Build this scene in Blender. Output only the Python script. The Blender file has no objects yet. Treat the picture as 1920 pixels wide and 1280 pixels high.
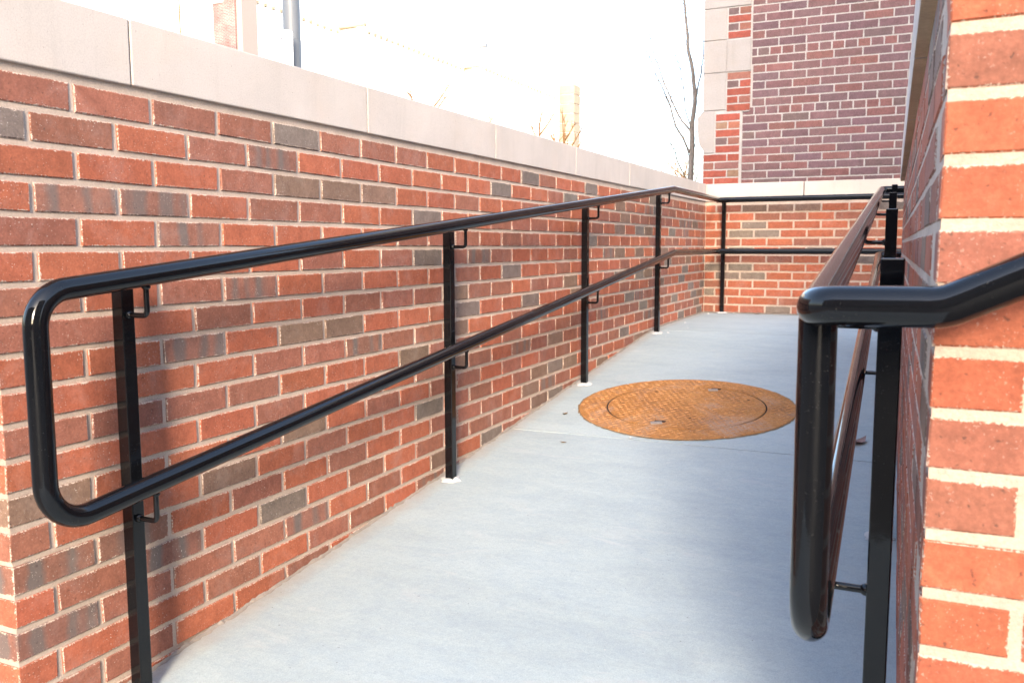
import bpy, bmesh, math, random
from mathutils import Vector, Matrix
random.seed(11)
PI = math.pi
sc = bpy.context.scene
COL = sc.collection

# ------------------------------------------------------------------ camera
def vec(*a): return Vector(a)
yaw, pitch, roll = .4302, .1087, -.0023
fw = vec(-math.sin(yaw)*math.cos(pitch), math.cos(yaw)*math.cos(pitch), -math.sin(pitch))
rt = vec(math.cos(yaw), math.sin(yaw), 0)
up = rt.cross(fw)
rt2 = rt*math.cos(roll)+up*math.sin(roll)
up2 = -rt*math.sin(roll)+up*math.cos(roll)
cd = bpy.data.cameras.new('camera'); cam = bpy.data.objects.new('camera', cd); COL.objects.link(cam)
cam.matrix_world = Matrix(((rt2.x, up2.x, -fw.x, 1.5594), (rt2.y, up2.y, -fw.y, -1.2655), (rt2.z, up2.z, -fw.z, -.3356), (0, 0, 0, 1)))
cd.sensor_width = 22.3
cd.lens = 1627.9/1920*22.3
cd.clip_start = .02; cd.clip_end = 600
cd.dof.use_dof = True; cd.dof.focus_distance = 2.6; cd.dof.aperture_fstop = 6.3
sc.camera = cam

# ------------------------------------------------------------------ light
SUN_TH, SUN_EL = math.radians(24), math.radians(24)
world = bpy.data.worlds.new('World'); sc.world = world; world.use_nodes = True
wn = world.node_tree.nodes; wl = world.node_tree.links
sky = wn.new('ShaderNodeTexSky'); sky.sky_type = 'NISHITA'; sky.sun_disc = False
sky.sun_elevation = SUN_EL; sky.sun_rotation = PI-SUN_TH
sky.air_density = 1.0; sky.dust_density = 4.0; sky.ozone_density = 1.0
wn['Background'].inputs['Strength'].default_value = .15
wl.new(sky.outputs[0], wn['Background'].inputs['Color'])
sd = bpy.data.lights.new('sun', 'SUN'); sun = bpy.data.objects.new('sun', sd); COL.objects.link(sun)
sd.energy = .68; sd.angle = math.radians(14); sd.color = (1, .93, .84)
dsun = vec(-math.sin(SUN_TH)*math.cos(SUN_EL), math.cos(SUN_TH)*math.cos(SUN_EL), -math.sin(SUN_EL))
sun.rotation_euler = dsun.to_track_quat('-Z', 'Y').to_euler(); sun.location = (3, -8, 6)
sc.view_settings.view_transform = 'Standard'; sc.view_settings.look = 'None'
sc.view_settings.exposure = 2.9; sc.view_settings.gamma = 1

# ------------------------------------------------------------------ helpers
def link(name, me, mat=None, parent=None, kind=None, label=None, cat=None, group=None):
    o = bpy.data.objects.new(name, me); COL.objects.link(o)
    if mat is not None and me is not None and len(me.materials) == 0: me.materials.append(mat)
    if parent is not None: o.parent = parent
    tag(o, label, cat, group, kind)
    return o
def tag(o, label=None, cat=None, group=None, kind=None):
    if label: o['label'] = label
    if cat: o['category'] = cat
    if group: o['group'] = group
    if kind: o['kind'] = kind
def empty(name, loc, label=None, cat=None, group=None, kind=None, rotz=0):
    o = bpy.data.objects.new(name, None); COL.objects.link(o); o.location = loc; o.rotation_euler = (0, 0, rotz)
    o.empty_display_size = .1
    tag(o, label, cat, group, kind); return o
def setp(o, parent):           # parent an object whose mesh is in world coordinates
    o.parent = parent
    m = Matrix.Translation(parent.location) @ parent.rotation_euler.to_matrix().to_4x4()
    o.matrix_parent_inverse = m.inverted()
def mesh(vs, fs, smooth=False):
    me = bpy.data.meshes.new('m'); me.from_pydata([tuple(v) for v in vs], [], fs); me.update()
    if smooth:
        for p in me.polygons: p.use_smooth = True
    return me
class MB:
    def __init__(s): s.v = []; s.f = []; s.sm = []
    def add(s, vs, fs, smooth=False):
        b = len(s.v); s.v += [tuple(v) for v in vs]; s.f += [tuple(b+i for i in f) for f in fs]; s.sm += [smooth]*len(fs)
    def box(s, x0, x1, y0, y1, z0, z1):
        s.add([(x0,y0,z0),(x1,y0,z0),(x1,y1,z0),(x0,y1,z0),(x0,y0,z1),(x1,y0,z1),(x1,y1,z1),(x0,y1,z1)],
              [(0,3,2,1),(4,5,6,7),(0,1,5,4),(1,2,6,5),(2,3,7,6),(3,0,4,7)])
    def tube(s, pts, rad, n=10, caps=True):
        P = [Vector(p) for p in pts]; N = len(P)
        R = rad if isinstance(rad, (list, tuple)) else [rad]*N
        t0 = (P[1]-P[0]).normalized()
        u = t0.orthogonal().normalized(); vs = []; 
        for i in range(N):
            t = ((P[min(i+1,N-1)]-P[i]).normalized()+(P[i]-P[max(i-1,0)]).normalized())
            t = t.normalized() if t.length > 1e-9 else t0
            u = (u-t*u.dot(t)).normalized(); w = t.cross(u)
            for k in range(n):
                a = 2*PI*k/n; vs.append(P[i]+(u*math.cos(a)+w*math.sin(a))*R[i])
        fs = [(i*n+k, i*n+(k+1)%n, (i+1)*n+(k+1)%n, (i+1)*n+k) for i in range(N-1) for k in range(n)]
        s.add(vs, fs, True)
        if caps:
            s.add(vs[:n], [tuple(reversed(range(n)))]); s.add(vs[-n:], [tuple(range(n))])
    def make(s):
        me = bpy.data.meshes.new('m'); me.from_pydata(s.v, [], s.f); me.polygons.foreach_set('use_smooth', s.sm); me.update(); return me
    def obj(s, name, mat, parent=None, **k):
        o = link(name, s.make(), mat, None, **k)
        if parent is not None: setp(o, parent)
        return o
def fillet(pts, rads, n=8):
    """polyline with rounded corners"""
    P = [Vector(p) for p in pts]; out = [P[0]]
    for i in range(1, len(P)-1):
        r = rads[i-1]
        a = (P[i-1]-P[i]).normalized(); b = (P[i+1]-P[i]).normalized()
        if r <= 0: out.append(P[i]); continue
        ang = a.angle(b); d = r/math.tan(ang/2)
        p0 = P[i]+a*d; p1 = P[i]+b*d
        bis = (a+b).normalized(); c = P[i]+bis*(r/math.sin(ang/2))
        u = (p0-c); w = (p1-c)
        tot = u.angle(w)
        for k in range(n+1):
            t = k/n
            out.append(c+(u*math.sin((1-t)*tot)+w*math.sin(t*tot))/math.sin(tot))
    out.append(P[-1]); return out
def bevel_me(me, w, seg=1, angle=None):
    bm = bmesh.new(); bm.from_mesh(me)
    bmesh.ops.bevel(bm, geom=list(bm.edges), offset=w, segments=seg, affect='EDGES', profile=.5)
    bm.to_mesh(me); bm.free(); return me

# ------------------------------------------------------------------ materials
def newmat(name):
    m = bpy.data.materials.new(name); m.use_nodes = True
    return m, m.node_tree.nodes, m.node_tree.links, m.node_tree.nodes['Principled BSDF']
def N(nt, t, **k):
    n = nt.new(t)
    for a, b in k.items(): setattr(n, a, b)
    return n
def noise(nt, l, vecsock, scale, detail=4, rough=.6, dist=0):
    n = nt.new('ShaderNodeTexNoise'); n.inputs['Scale'].default_value = scale; n.inputs['Detail'].default_value = detail
    n.inputs['Roughness'].default_value = rough; n.inputs['Distortion'].default_value = dist
    if vecsock: l.new(vecsock, n.inputs['Vector'])
    return n.outputs['Fac']
def ramp(nt, l, src, stops):
    r = nt.new('ShaderNodeValToRGB'); e = r.color_ramp.elements
    e[0].position, e[0].color = stops[0][0], stops[0][1]; e[1].position, e[1].color = stops[1][0], stops[1][1]
    for p, c in stops[2:]:
        x = e.new(p); x.color = c
    l.new(src, r.inputs[0]); return r.outputs[0]
def g(v): return (v, v, v, 1)
def mathn(nt, l, op, a, b=None, clamp=False):
    n = nt.new('ShaderNodeMath'); n.operation = op; n.use_clamp = clamp
    for i, x in enumerate((a, b)):
        if x is None: continue
        if isinstance(x, (int, float)): n.inputs[i].default_value = x
        else: l.new(x, n.inputs[i])
    return n.outputs[0]
def mix(nt, l, fac, a, b, mode='MIX'):
    n = nt.new('ShaderNodeMixRGB'); n.blend_type = mode
    for i, x in zip((0, 1, 2), (fac, a, b)):
        if isinstance(x, (int, float)): n.inputs[i].default_value = x
        elif isinstance(x, tuple): n.inputs[i].default_value = x
        else: l.new(x, n.inputs[i])
    return n.outputs[0]
def bump(nt, l, h, strength, dist, bs, base=None):
    b = nt.new('ShaderNodeBump'); b.inputs['Strength'].default_value = strength; b.inputs['Distance'].default_value = dist
    l.new(h, b.inputs['Height'])
    if base: l.new(base, b.inputs['Normal'])
    l.new(b.outputs[0], bs.inputs['Normal']); return b.outputs[0]

MORTAR_NEW = (.475, .372, .300, 1)
MORTAR_OLD = (.35, .335, .33, 1)
def brick_mat(name, joined, mortar, ragged=.0035, speck=1.0):
    m, nt, l, bs = newmat(name)
    pos = N(nt, 'ShaderNodeNewGeometry').outputs['Position']
    if joined:
        a = N(nt, 'ShaderNodeAttribute', attribute_name='bc'); colr, alp = a.outputs['Color'], a.outputs['Alpha']
    else:
        a = N(nt, 'ShaderNodeObjectInfo'); colr, alp = a.outputs['Color'], a.outputs['Alpha']
    u1 = N(nt, 'ShaderNodeUVMap', uv_map='UVA'); u2 = N(nt, 'ShaderNodeUVMap', uv_map='UVB')
    s1 = nt.new('ShaderNodeSeparateXYZ'); s2 = nt.new('ShaderNodeSeparateXYZ')
    l.new(u1.outputs[0], s1.inputs[0]); l.new(u2.outputs[0], s2.inputs[0])
    e = mathn(nt, l, 'MINIMUM', mathn(nt, l, 'MINIMUM', s1.outputs[0], s1.outputs[1]), mathn(nt, l, 'MINIMUM', s2.outputs[0], s2.outputs[1]))
    # brick body colour: soft mottling, vertical flash bands, dark grains, pale lime specks
    n1 = noise(nt, l, pos, 22, 5, .65); n2 = noise(nt, l, pos, 190, 3, .6)
    c = mix(nt, l, 1, colr, ramp(nt, l, n1, [(.3, g(.80)), (.72, g(1.16))]), 'MULTIPLY')
    c = mix(nt, l, 1, c, ramp(nt, l, n2, [(.3, g(.86)), (.7, g(1.12))]), 'MULTIPLY')
    c = mix(nt, l, 1, c, ramp(nt, l, noise(nt, l, pos, 75, 6, .75), [(.32, g(.84)), (.68, g(1.13))]), 'MULTIPLY')
    # stripes in the u direction of the brick
    st = nt.new('ShaderNodeMath'); st.operation = 'MULTIPLY_ADD'; l.new(s1.outputs[0], st.inputs[0]); st.inputs[1].default_value = 1.0
    l.new(mathn(nt, l, 'MULTIPLY', noise(nt, l, pos, 14, 2), .035), st.inputs[2])
    cx = nt.new('ShaderNodeCombineXYZ'); l.new(st.outputs[0], cx.inputs[0]); l.new(alp, cx.inputs[1])
    sn = noise(nt, l, cx.outputs[0], 24, 0, .4)
    band = ramp(nt, l, sn, [(.44, g(0)), (.62, g(1))])
    bandf = mathn(nt, l, 'MULTIPLY', band, mathn(nt, l, 'SUBTRACT', 1.0, alp, True), True)
    c = mix(nt, l, mathn(nt, l, 'MULTIPLY', bandf, .8), c, (.120, .112, .104, 1))
    dark = ramp(nt, l, noise(nt, l, pos, 130, 2, .5), [(.26, g(1)), (.34, g(0))])
    c = mix(nt, l, mathn(nt, l, 'MULTIPLY', dark, .55), c, (.05, .03, .025, 1))
    wn_ = noise(nt, l, pos, 260, 2, .5); wmask = ramp(nt, l, noise(nt, l, pos, 16, 3), [(.40, g(0)), (.68, g(1))])
    sp = mathn(nt, l, 'MULTIPLY', ramp(nt, l, wn_, [(.655, g(0)), (.70, g(1))]), wmask)
    c = mix(nt, l, mathn(nt, l, 'MULTIPLY', sp, .75*speck), c, (.62, .55, .48, 1))
    haze = ramp(nt, l, noise(nt, l, pos, 7, 5, .7, .4), [(.52, g(0)), (.80, g(1))])
    c = mix(nt, l, mathn(nt, l, 'MULTIPLY', haze, .20*speck), c, (.46, .40, .37, 1))
    # mortar smeared over the ragged arrises
    en = noise(nt, l, pos, 210, 4, .75); en2 = noise(nt, l, pos, 28, 3, .6)
    thr = mathn(nt, l, 'ADD', mathn(nt, l, 'MULTIPLY', mathn(nt, l, 'SUBTRACT', en, .5), ragged*6.5), mathn(nt, l, 'MULTIPLY', mathn(nt, l, 'SUBTRACT', en2, .45), ragged*3.2))
    em = mathn(nt, l, 'GREATER_THAN', thr, e)
    c = mix(nt, l, em, c, mortar)
    l.new(c, bs.inputs['Base Color']); bs.inputs['Roughness'].default_value = .86
    bs.inputs['Specular IOR Level'].default_value = .3
    h = mathn(nt, l, 'ADD', mathn(nt, l, 'ADD', mathn(nt, l, 'MULTIPLY', n2, .5), mathn(nt, l, 'MULTIPLY', noise(nt, l, pos, 60, 4), .8)), mathn(nt, l, 'MULTIPLY', dark, -.5))
    bump(nt, l, h, .55, .0016, bs)
    return m
def mortar_mat(name, colr):
    m, nt, l, bs = newmat(name)
    pos = N(nt, 'ShaderNodeNewGeometry').outputs['Position']
    n1 = noise(nt, l, pos, 9, 5, .7); n2 = noise(nt, l, pos, 240, 3, .6)
    c = mix(nt, l, 1, colr, ramp(nt, l, n1, [(.3, g(.84)), (.72, g(1.1))]), 'MULTIPLY')
    c = mix(nt, l, 1, c, ramp(nt, l, n2, [(.3, g(.88)), (.7, g(1.08))]), 'MULTIPLY')
    l.new(c, bs.inputs['Base Color']); bs.inputs['Roughness'].default_value = .93; bs.inputs['Specular IOR Level'].default_value = .2
    bump(nt, l, mathn(nt, l, 'ADD', n2, noise(nt, l, pos, 70, 4)), .6, .002, bs); return m
def stone_mat(name, colr, fine=300, var=.1):
    m, nt, l, bs = newmat(name)
    pos = N(nt, 'ShaderNodeNewGeometry').outputs['Position']
    n1 = noise(nt, l, pos, 3.5, 6, .65, .3); n2 = noise(nt, l, pos, fine, 3, .6)
    c = mix(nt, l, 1, colr, ramp(nt, l, n1, [(.3, g(1-var)), (.72, g(1+var*.6))]), 'MULTIPLY')
    warm = ramp(nt, l, noise(nt, l, pos, 6, 4), [(.5, g(0)), (.75, g(1))])
    c = mix(nt, l, mathn(nt, l, 'MULTIPLY', warm, .22), c, (colr[0]*1.0, colr[1]*.86, colr[2]*.72, 1))
    c = mix(nt, l, 1, c, ramp(nt, l, n2, [(.3, g(.90)), (.7, g(1.06))]), 'MULTIPLY')
    mps = nt.new('ShaderNodeMapping'); mps.inputs['Scale'].default_value = (9, 9, .7); l.new(pos, mps.inputs[0])
    sk = ramp(nt, l, noise(nt, l, mps.outputs[0], 2.2, 5, .7, .5), [(.55, g(0)), (.75, g(1))])
    c = mix(nt, l, mathn(nt, l, 'MULTIPLY', sk, .30), c, (colr[0]*.66, colr[1]*.64, colr[2]*.62, 1))
    pits = ramp(nt, l, noise(nt, l, pos, 150, 2, .5), [(.24, g(1)), (.30, g(0))])
    c = mix(nt, l, mathn(nt, l, 'MULTIPLY', pits, .45), c, (.16, .14, .12, 1))
    l.new(c, bs.inputs['Base Color']); bs.inputs['Roughness'].default_value = .85; bs.inputs['Specular IOR Level'].default_value = .25
    bump(nt, l, mathn(nt, l, 'SUBTRACT', n2, pits), .3, .001, bs); return m
def plain(name, colr, rough=.6, spec=.4, var=.08, scale=40, bmp=0, metal=0):
    m, nt, l, bs = newmat(name)
    pos = N(nt, 'ShaderNodeNewGeometry').outputs['Position']
    n1 = noise(nt, l, pos, scale, 4)
    c = mix(nt, l, 1, colr, ramp(nt, l, n1, [(.3, g(1-var)), (.7, g(1+var))]), 'MULTIPLY')
    l.new(c, bs.inputs['Base Color']); bs.inputs['Roughness'].default_value = rough; bs.inputs['Specular IOR Level'].default_value = spec
    bs.inputs['Metallic'].default_value = metal
    if bmp: bump(nt, l, n1, bmp, .002, bs)
    return m

M_brick = brick_mat('new_brick', False, MORTAR_NEW)
M_brickj = brick_mat('new_brick_joined', True, MORTAR_NEW)
M_pbrick = brick_mat('pier_brick', False, MORTAR_NEW, ragged=.0024, speck=.45)
M_obrick = brick_mat('old_brick', False, MORTAR_OLD, ragged=.0030, speck=.45)
M_obrickj = brick_mat('old_brick_joined', True, MORTAR_OLD, ragged=.0030, speck=.45)
M_mortar = mortar_mat('mortar', MORTAR_NEW); M_omortar = mortar_mat('old_mortar', MORTAR_OLD)
M_coping = stone_mat('cast_stone', (.50, .435, .39, 1))
M_soffit = stone_mat('underside_bounce_tint', (.50, .37, .25, 1), fine=120, var=.2)  # tan paints in the light bounced up under the right coping
M_quoin = stone_mat('limestone', (.275, .255, .25, 1), fine=90, var=.08)

# painted steel with slight orange peel, dust and dings
m, nt, l, bs = newmat('black_gloss_paint'); M_black = m
pos = N(nt, 'ShaderNodeNewGeometry').outputs['Position']
bs.inputs['Base Color'].default_value = (.004, .0044, .0055, 1)
l.new(ramp(nt, l, noise(nt, l, pos, 25, 5, .7), [(.35, g(.04)), (.75, g(.10))]), bs.inputs['Roughness'])
bs.inputs['Specular IOR Level'].default_value = .34
dust = mathn(nt, l, 'MULTIPLY', ramp(nt, l, noise(nt, l, pos, 330, 3, .6), [(.66, g(0)), (.72, g(1))]), ramp(nt, l, noise(nt, l, pos, 9, 3), [(.48, g(0)), (.7, g(1))]))
l.new(mix(nt, l, mathn(nt, l, 'MULTIPLY', dust, .35), (.004, .0044, .0055, 1), (.25, .24, .22, 1)), bs.inputs['Base Color'])
bump(nt, l, mathn(nt, l, 'ADD', noise(nt, l, pos, 75, 3, .6), mathn(nt, l, 'MULTIPLY', noise(nt, l, pos, 18, 2), 1.5)), .10, .0012, bs)

# concrete
def concrete_mat(name, colr):
    m, nt, l, bs = newmat(name)
    pos = N(nt, 'ShaderNodeNewGeometry').outputs['Position']
    mp = nt.new('ShaderNodeMapping'); mp.inputs['Scale'].default_value = (1, 2.2, 1); l.new(pos, mp.inputs[0])
    n0 = noise(nt, l, mp.outputs[0], 1.3, 6, .6, .8); n1 = noise(nt, l, mp.outputs[0], 5, 7, .7, .6); n2 = noise(nt, l, pos, 320, 3, .7)
    c = mix(nt, l, 1, colr, ramp(nt, l, n0, [(.3, g(.93)), (.7, g(1.05))]), 'MULTIPLY')
    c = mix(nt, l, 1, c, ramp(nt, l, n1, [(.3, (.91, .92, .94, 1)), (.7, (1.07, 1.05, 1.02, 1))]), 'MULTIPLY')
    c = mix(nt, l, 1, c, ramp(nt, l, n2, [(.28, g(.80)), (.72, g(1.10))]), 'MULTIPLY')
    n3 = noise(nt, l, pos, 70, 5, .75)
    c = mix(nt, l, 1, c, ramp(nt, l, n3, [(.3, g(.92)), (.7, g(1.05))]), 'MULTIPLY')
    c = mix(nt, l, 1, c, ramp(nt, l, noise(nt, l, pos, 17, 5, .7, .5), [(.3, (.95, .96, .98, 1)), (.7, (1.04, 1.02, 1.0, 1))]), 'MULTIPLY')
    # damp / dusty staining with soft edges
    stn = ramp(nt, l, noise(nt, l, mp.outputs[0], 2.4, 5, .65, 1.2), [(.56, g(0)), (.72, g(1))])
    c = mix(nt, l, mathn(nt, l, 'MULTIPLY', stn, .16), c, (colr[0]*.72, colr[1]*.74, colr[2]*.78, 1))
    pale = ramp(nt, l, noise(nt, l, mp.outputs[0], 3.1, 6, .7, 1.0), [(.58, g(0)), (.78, g(1))])
    c = mix(nt, l, mathn(nt, l, 'MULTIPLY', pale, .35), c, (.55, .50, .46, 1))
    # fine trowel scratches
    mp2 = nt.new('ShaderNodeMapping'); mp2.inputs['Scale'].default_value = (6, 90, 6); mp2.inputs['Rotation'].default_value = (0, 0, .25); l.new(pos, mp2.inputs[0])
    tr = noise(nt, l, mp2.outputs[0], 1.5, 4, .6)
    c = mix(nt, l, 1, c, ramp(nt, l, tr, [(.3, g(.975)), (.7, g(1.02))]), 'MULTIPLY')
    # brown dirt gathered along the left wall foot
    sx = nt.new('ShaderNodeSeparateXYZ'); l.new(pos, sx.inputs[0])
    d = mathn(nt, l, 'SUBTRACT', mathn(nt, l, 'ADD', .035, mathn(nt, l, 'MULTIPLY', noise(nt, l, pos, 14, 5, .7), .09)), sx.outputs[0])
    dm = mathn(nt, l, 'MULTIPLY', d, 14.0, True)
    c = mix(nt, l, mathn(nt, l, 'MULTIPLY', dm, .55), c, (.30, .235, .17, 1))
    spk = ramp(nt, l, noise(nt, l, pos, 90, 2, .5), [(.235, g(1)), (.26, g(0))])
    c = mix(nt, l, mathn(nt, l, 'MULTIPLY', spk, .5), c, (.10, .09, .08, 1))
    l.new(c, bs.inputs['Base Color']); bs.inputs['Roughness'].default_value = .72; bs.inputs['Specular IOR Level'].default_value = .35
    bump(nt, l, mathn(nt, l, 'ADD', mathn(nt, l, 'MULTIPLY', n2, .6), mathn(nt, l, 'ADD', n1, mathn(nt, l, 'MULTIPLY', tr, .6))), .35, .0016, bs)
    return m
M_conc = concrete_mat('trowelled_concrete', (.345, .400, .408, 1))
M_joint = plain('joint_dark', (.16, .15, .14, 1), .95, .1)  # dark grey-brown filler of the slab joints
M_pave = concrete_mat('asphalt', (.075, .075, .078, 1))

# rust
m, nt, l, bs = newmat('rusty_iron'); M_rust = m
pos = N(nt, 'ShaderNodeNewGeometry').outputs['Position']
a = noise(nt, l, pos, 5, 6, .7, .5); b_ = noise(nt, l, pos, 60, 5, .7); c_ = noise(nt, l, pos, 240, 3)
c = ramp(nt, l, a, [(.28, (.22, .088, .026, 1)), (.5, (.36, .145, .028, 1)), (.72, (.40, .18, .05, 1))])
c = mix(nt, l, 1, c, ramp(nt, l, b_, [(.3, g(.68)), (.7, g(1.2))]), 'MULTIPLY')
c = mix(nt, l, 1, c, ramp(nt, l, c_, [(.3, g(.75)), (.7, g(1.15))]), 'MULTIPLY')
ds = ramp(nt, l, noise(nt, l, pos, 3.2, 5, .65, 1.0), [(.52, g(0)), (.68, g(1))])
c = mix(nt, l, mathn(nt, l, 'MULTIPLY', ds, .5), c, (.33, .25, .20, 1))
ws = ramp(nt, l, noise(nt, l, pos, 120, 2), [(.69, g(0)), (.73, g(1))])
c = mix(nt, l, ws, c, (.55, .50, .44, 1))
l.new(c, bs.inputs['Base Color']); bs.inputs['Roughness'].default_value = .8
bump(nt, l, mathn(nt, l, 'ADD', b_, c_), .6, .002, bs)

M_grout = plain('white_grout', (.44, .43, .42, 1), .9, .2, .06, 200, .6)
M_leaf = plain('dry_leaf', (.16, .10, .05, 1), .8, .2, .2, 60)
M_bark = plain('young_bark', (.20, .17, .15, 1), .9, .15, .25, 60, .8)
M_twig = plain('pale_twig', (.15, .085, .04, 1), .9, .1, .15, 30)
M_cream = stone_mat('cream_render', (.80, .77, .72, 1), fine=20, var=.03)
M_ochre = plain('ochre_dentil', (.22, .19, .14, 1), .9, .1)
M_pole = plain('grey_pole_paint', (.115, .125, .14, 1), .45, .5, .05, 6)
M_white = plain('white_paint', (.82, .82, .82, 1), .5, .3, .02)
M_tan = stone_mat('tan_brickwork', (.245, .20, .155, 1), fine=8, var=.12)
M_rod = plain('grey_plastic', (.3, .3, .33, 1), .5, .4)

# ------------------------------------------------------------------ brick laying
TYPES = {  # base colour, stripe strength
 'R': ((.350, .103, .054), 0), 'M': ((.270, .102, .066), 0), 'B': ((.200, .120, .084), 0),
 'G': ((.175, .132, .108), 0), 'S': ((.245, .108, .074), 1),
 'P': ((.140, .076, .080), 0), 'Q': ((.120, .070, .080), 0), 'V': ((.160, .073, .070), 0), 'K': ((.115, .075, .075), 0),
 'H': ((.225, .055, .038), 0), 'I': ((.20, .085, .065), 0)}
def pick(ws):
    t = random.random()*sum(w for _, w in ws)
    for k, w in ws:
        t -= w
        if t <= 0: return k
    return ws[0][0]
NEW = [('R', 52), ('M', 32), ('B', 7), ('G', 5), ('S', 4)]
NEWFAR = [('R', 42), ('M', 38), ('B', 9), ('G', 8), ('S', 3)]
OLD = [('P', 45), ('Q', 25), ('V', 27), ('K', 3)]
def brick_geo(L, H, D, r, seed):
    """box brick: front at local y=0 (outward = -y), x 0..L, z 0..H, depth D; chamfered front, slightly uneven"""
    rnd = random.Random(seed)
    j = lambda s=.0011: rnd.uniform(-s, s)
    c = .0022
    fr = [(0, 0), (L, 0), (L, H), (0, H)]
    mid = [(x+j(), z+j()) for x, z in fr]
    y0 = rnd.uniform(-.0008, .0008)
    V = [(x, D, z) for x, z in fr]
    V += [(x, c, z) for x, z in mid]
    V += [(x+(c if x < L/2 else -c)+j(.0006), y0+j(.0004), z+(c if z < H/2 else -c)+j(.0006)) for x, z in mid]
    F = [(8, 9, 10, 11)]
    for i in range(4):
        k = (i+1) % 4
        F.append((4+i, 4+k, 8+k, 8+i)); F.append((i, k, 4+k, 4+i))
    F.append((3, 2, 1, 0))
    return V, F
def uv_of(v, n, L, H, D):
    """distances to the arrises in the plane of the face"""
    x, y, z = v
    if abs(n[1]) >= .6: return (x, z), (L-x, H-z)          # front / back
    if abs(n[0]) >= .6: return (y, z), (D-y, H-z)          # ends
    return (x, y), (L-x, D-y)                              # beds
_cache = {}
def fill_uv(me, data):
    A = me.uv_layers.new(name='UVA'); B = me.uv_layers.new(name='UVB')
    for i, (a, b) in enumerate(data):
        A.data[i].uv = a; B.data[i].uv = b
def face_uv(V, F, L, H, D):
    out = []
    for f in F:
        a, b, c = (Vector(V[i]) for i in f[:3]); n = (b-a).cross(c-a).normalized()
        for i in f: out.append(uv_of(V[i], n, L, H, D))
    return out
def brick_mesh(L, H, D, var, mat):
    key = (round(L, 4), round(H, 4), round(D, 4), var, mat.name)
    if key not in _cache:
        V, F = brick_geo(L, H, D, .0, hash(key[:4]) & 0xffff)
        me = bpy.data.meshes.new('brick'); me.from_pydata(V, [], F); fill_uv(me, face_uv(V, F, L, H, D)); me.materials.append(mat)
        _cache[key] = me
    return _cache[key]
def jitter(col):
    k = random.uniform(.87, 1.10); return tuple(min(1, max(.01, x*k*random.uniform(.97, 1.03))) for x in col)
class Layer:
    """collects bricks on a wall face; origin+dir frame: local x along the wall, local -y outward"""
    def __init__(s, origin, ang): s.M = Matrix.Translation(origin) @ Matrix.Rotation(ang, 4, 'Z'); s.items = []
    def put(s, u, z, L, H, t, D=.04, out=0.0): s.items.append((u, z, L, H, t, D, out))
def lay(layers, parent, mat, matj, limit, rank):
    """the `limit` largest-showing as single bricks, the rest in one joined part"""
    allb = [(rank(L.M @ Vector((b[0]+b[2]/2, 0, b[1]+b[3]/2))), L, b) for L in layers for b in L.items]
    allb.sort(key=lambda q: q[0])
    V = []; F = []; UV = []; BC = []
    PM = parent.matrix_basis.copy()
    pinv = (Matrix.Translation(parent.location) @ parent.rotation_euler.to_matrix().to_4x4()).inverted()
    for i, (_, Lr, (u, z, L, H, t, D, out)) in enumerate(allb):
        col, st = TYPES[t]; col = jitter(col); alpha = 0.0 if st else 1.0
        if st: alpha = random.uniform(0, .25)
        Mx = Lr.M @ Matrix.Translation((u, -out, z)) @ Matrix.Rotation(random.uniform(-.004, .004), 4, 'Y')
        if i < limit:
            o = bpy.data.objects.new('brick', brick_mesh(L, H, D, random.randrange(5), mat)); COL.objects.link(o)
            o.parent = parent; o.matrix_parent_inverse = pinv; o.matrix_basis = Mx; o.color = (*col, alpha)
        else:
            v, f = brick_geo(L, H, D, 0, random.randrange(99999))
            uv = face_uv(v, f, L, H, D); b = len(V)
            V += [Mx @ Vector(p) for p in v]; F += [tuple(b+q for q in ff) for ff in f]; UV += uv; BC += [(*col, alpha)]*len(uv)
    if V:
        me = bpy.data.meshes.new('bricks'); me.from_pydata([tuple(p) for p in V], [], F); fill_uv(me, UV)
        ca = me.color_attributes.new('bc', 'FLOAT_COLOR', 'CORNER')
        for i, c in enumerate(BC): ca.data[i].color = c
        o = link('brickwork', me, matj); setp(o, parent); o['kind'] = 'stuff'

Lb, P = .2032, .0677
JT = .0122; BH = P-JT
CAMP = Vector(cam.matrix_world.translation)
dist_rank = lambda p: (p-CAMP).length

# ------------------------------------------------------------------ ground, ramp
def prof(y):
    T = [(-2.2, -1.372), (-.7, -1.362), (-.2, -1.330), (.15, -1.302), (.86, -1.240), (1.5, -1.180), (2.1, -1.119), (2.9, -1.036), (3.6, -.966), (4.4, -.888), (4.7, -.883), (6.0, -.879)]
    if y <= T[0][0]: return T[0][1]
    for (a, za), (b, zb) in zip(T, T[1:]):
        if y <= b: return za+(zb-za)*(y-a)/(b-a)
    return T[-1][1]
# ground sheet: sunk under the raised landing, out to the horizon
me = mesh([(-400, -400, -1.375), (400, -400, -1.375), (400, 400, -1.375), (-400, 400, -1.375)], [(0, 1, 2, 3)])
link('ground', me, M_pave, kind='structure')
ramp_root = empty('concrete_ramp', (.8, 0, prof(0)), kind='structure')
def slab(x0, x1, y0, y1, n, name='slab'):
    vs = []; fs = []; c = .004
    ys = [y0+c*0]+[y0+(y1-y0)*i/n for i in range(1, n)]+[y1]
    for i, y in enumerate(ys):
        z = prof(y); e = c if i in (0, n) else 0
        vs += [(x0, y, z-.18), (x0, y, z-e), (x1, y, z-e), (x1, y, z-.18)]
    # inset ring for the tooled edge
    k = 4
    for i in range(n):
        a = i*k; b = a+k
        fs += [(a, a+1, b+1, b), (a+1, a+2, b+2, b+1), (a+2, a+3, b+3, b+2), (a+3, a, b, b+3)]
    fs += [(3, 2, 1, 0), (n*k, n*k+1, n*k+2, n*k+3)]
    me = mesh(vs, [tuple(reversed(f)) for f in fs]); o = link(name, me, M_conc); setp(o, ramp_root); return o
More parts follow.
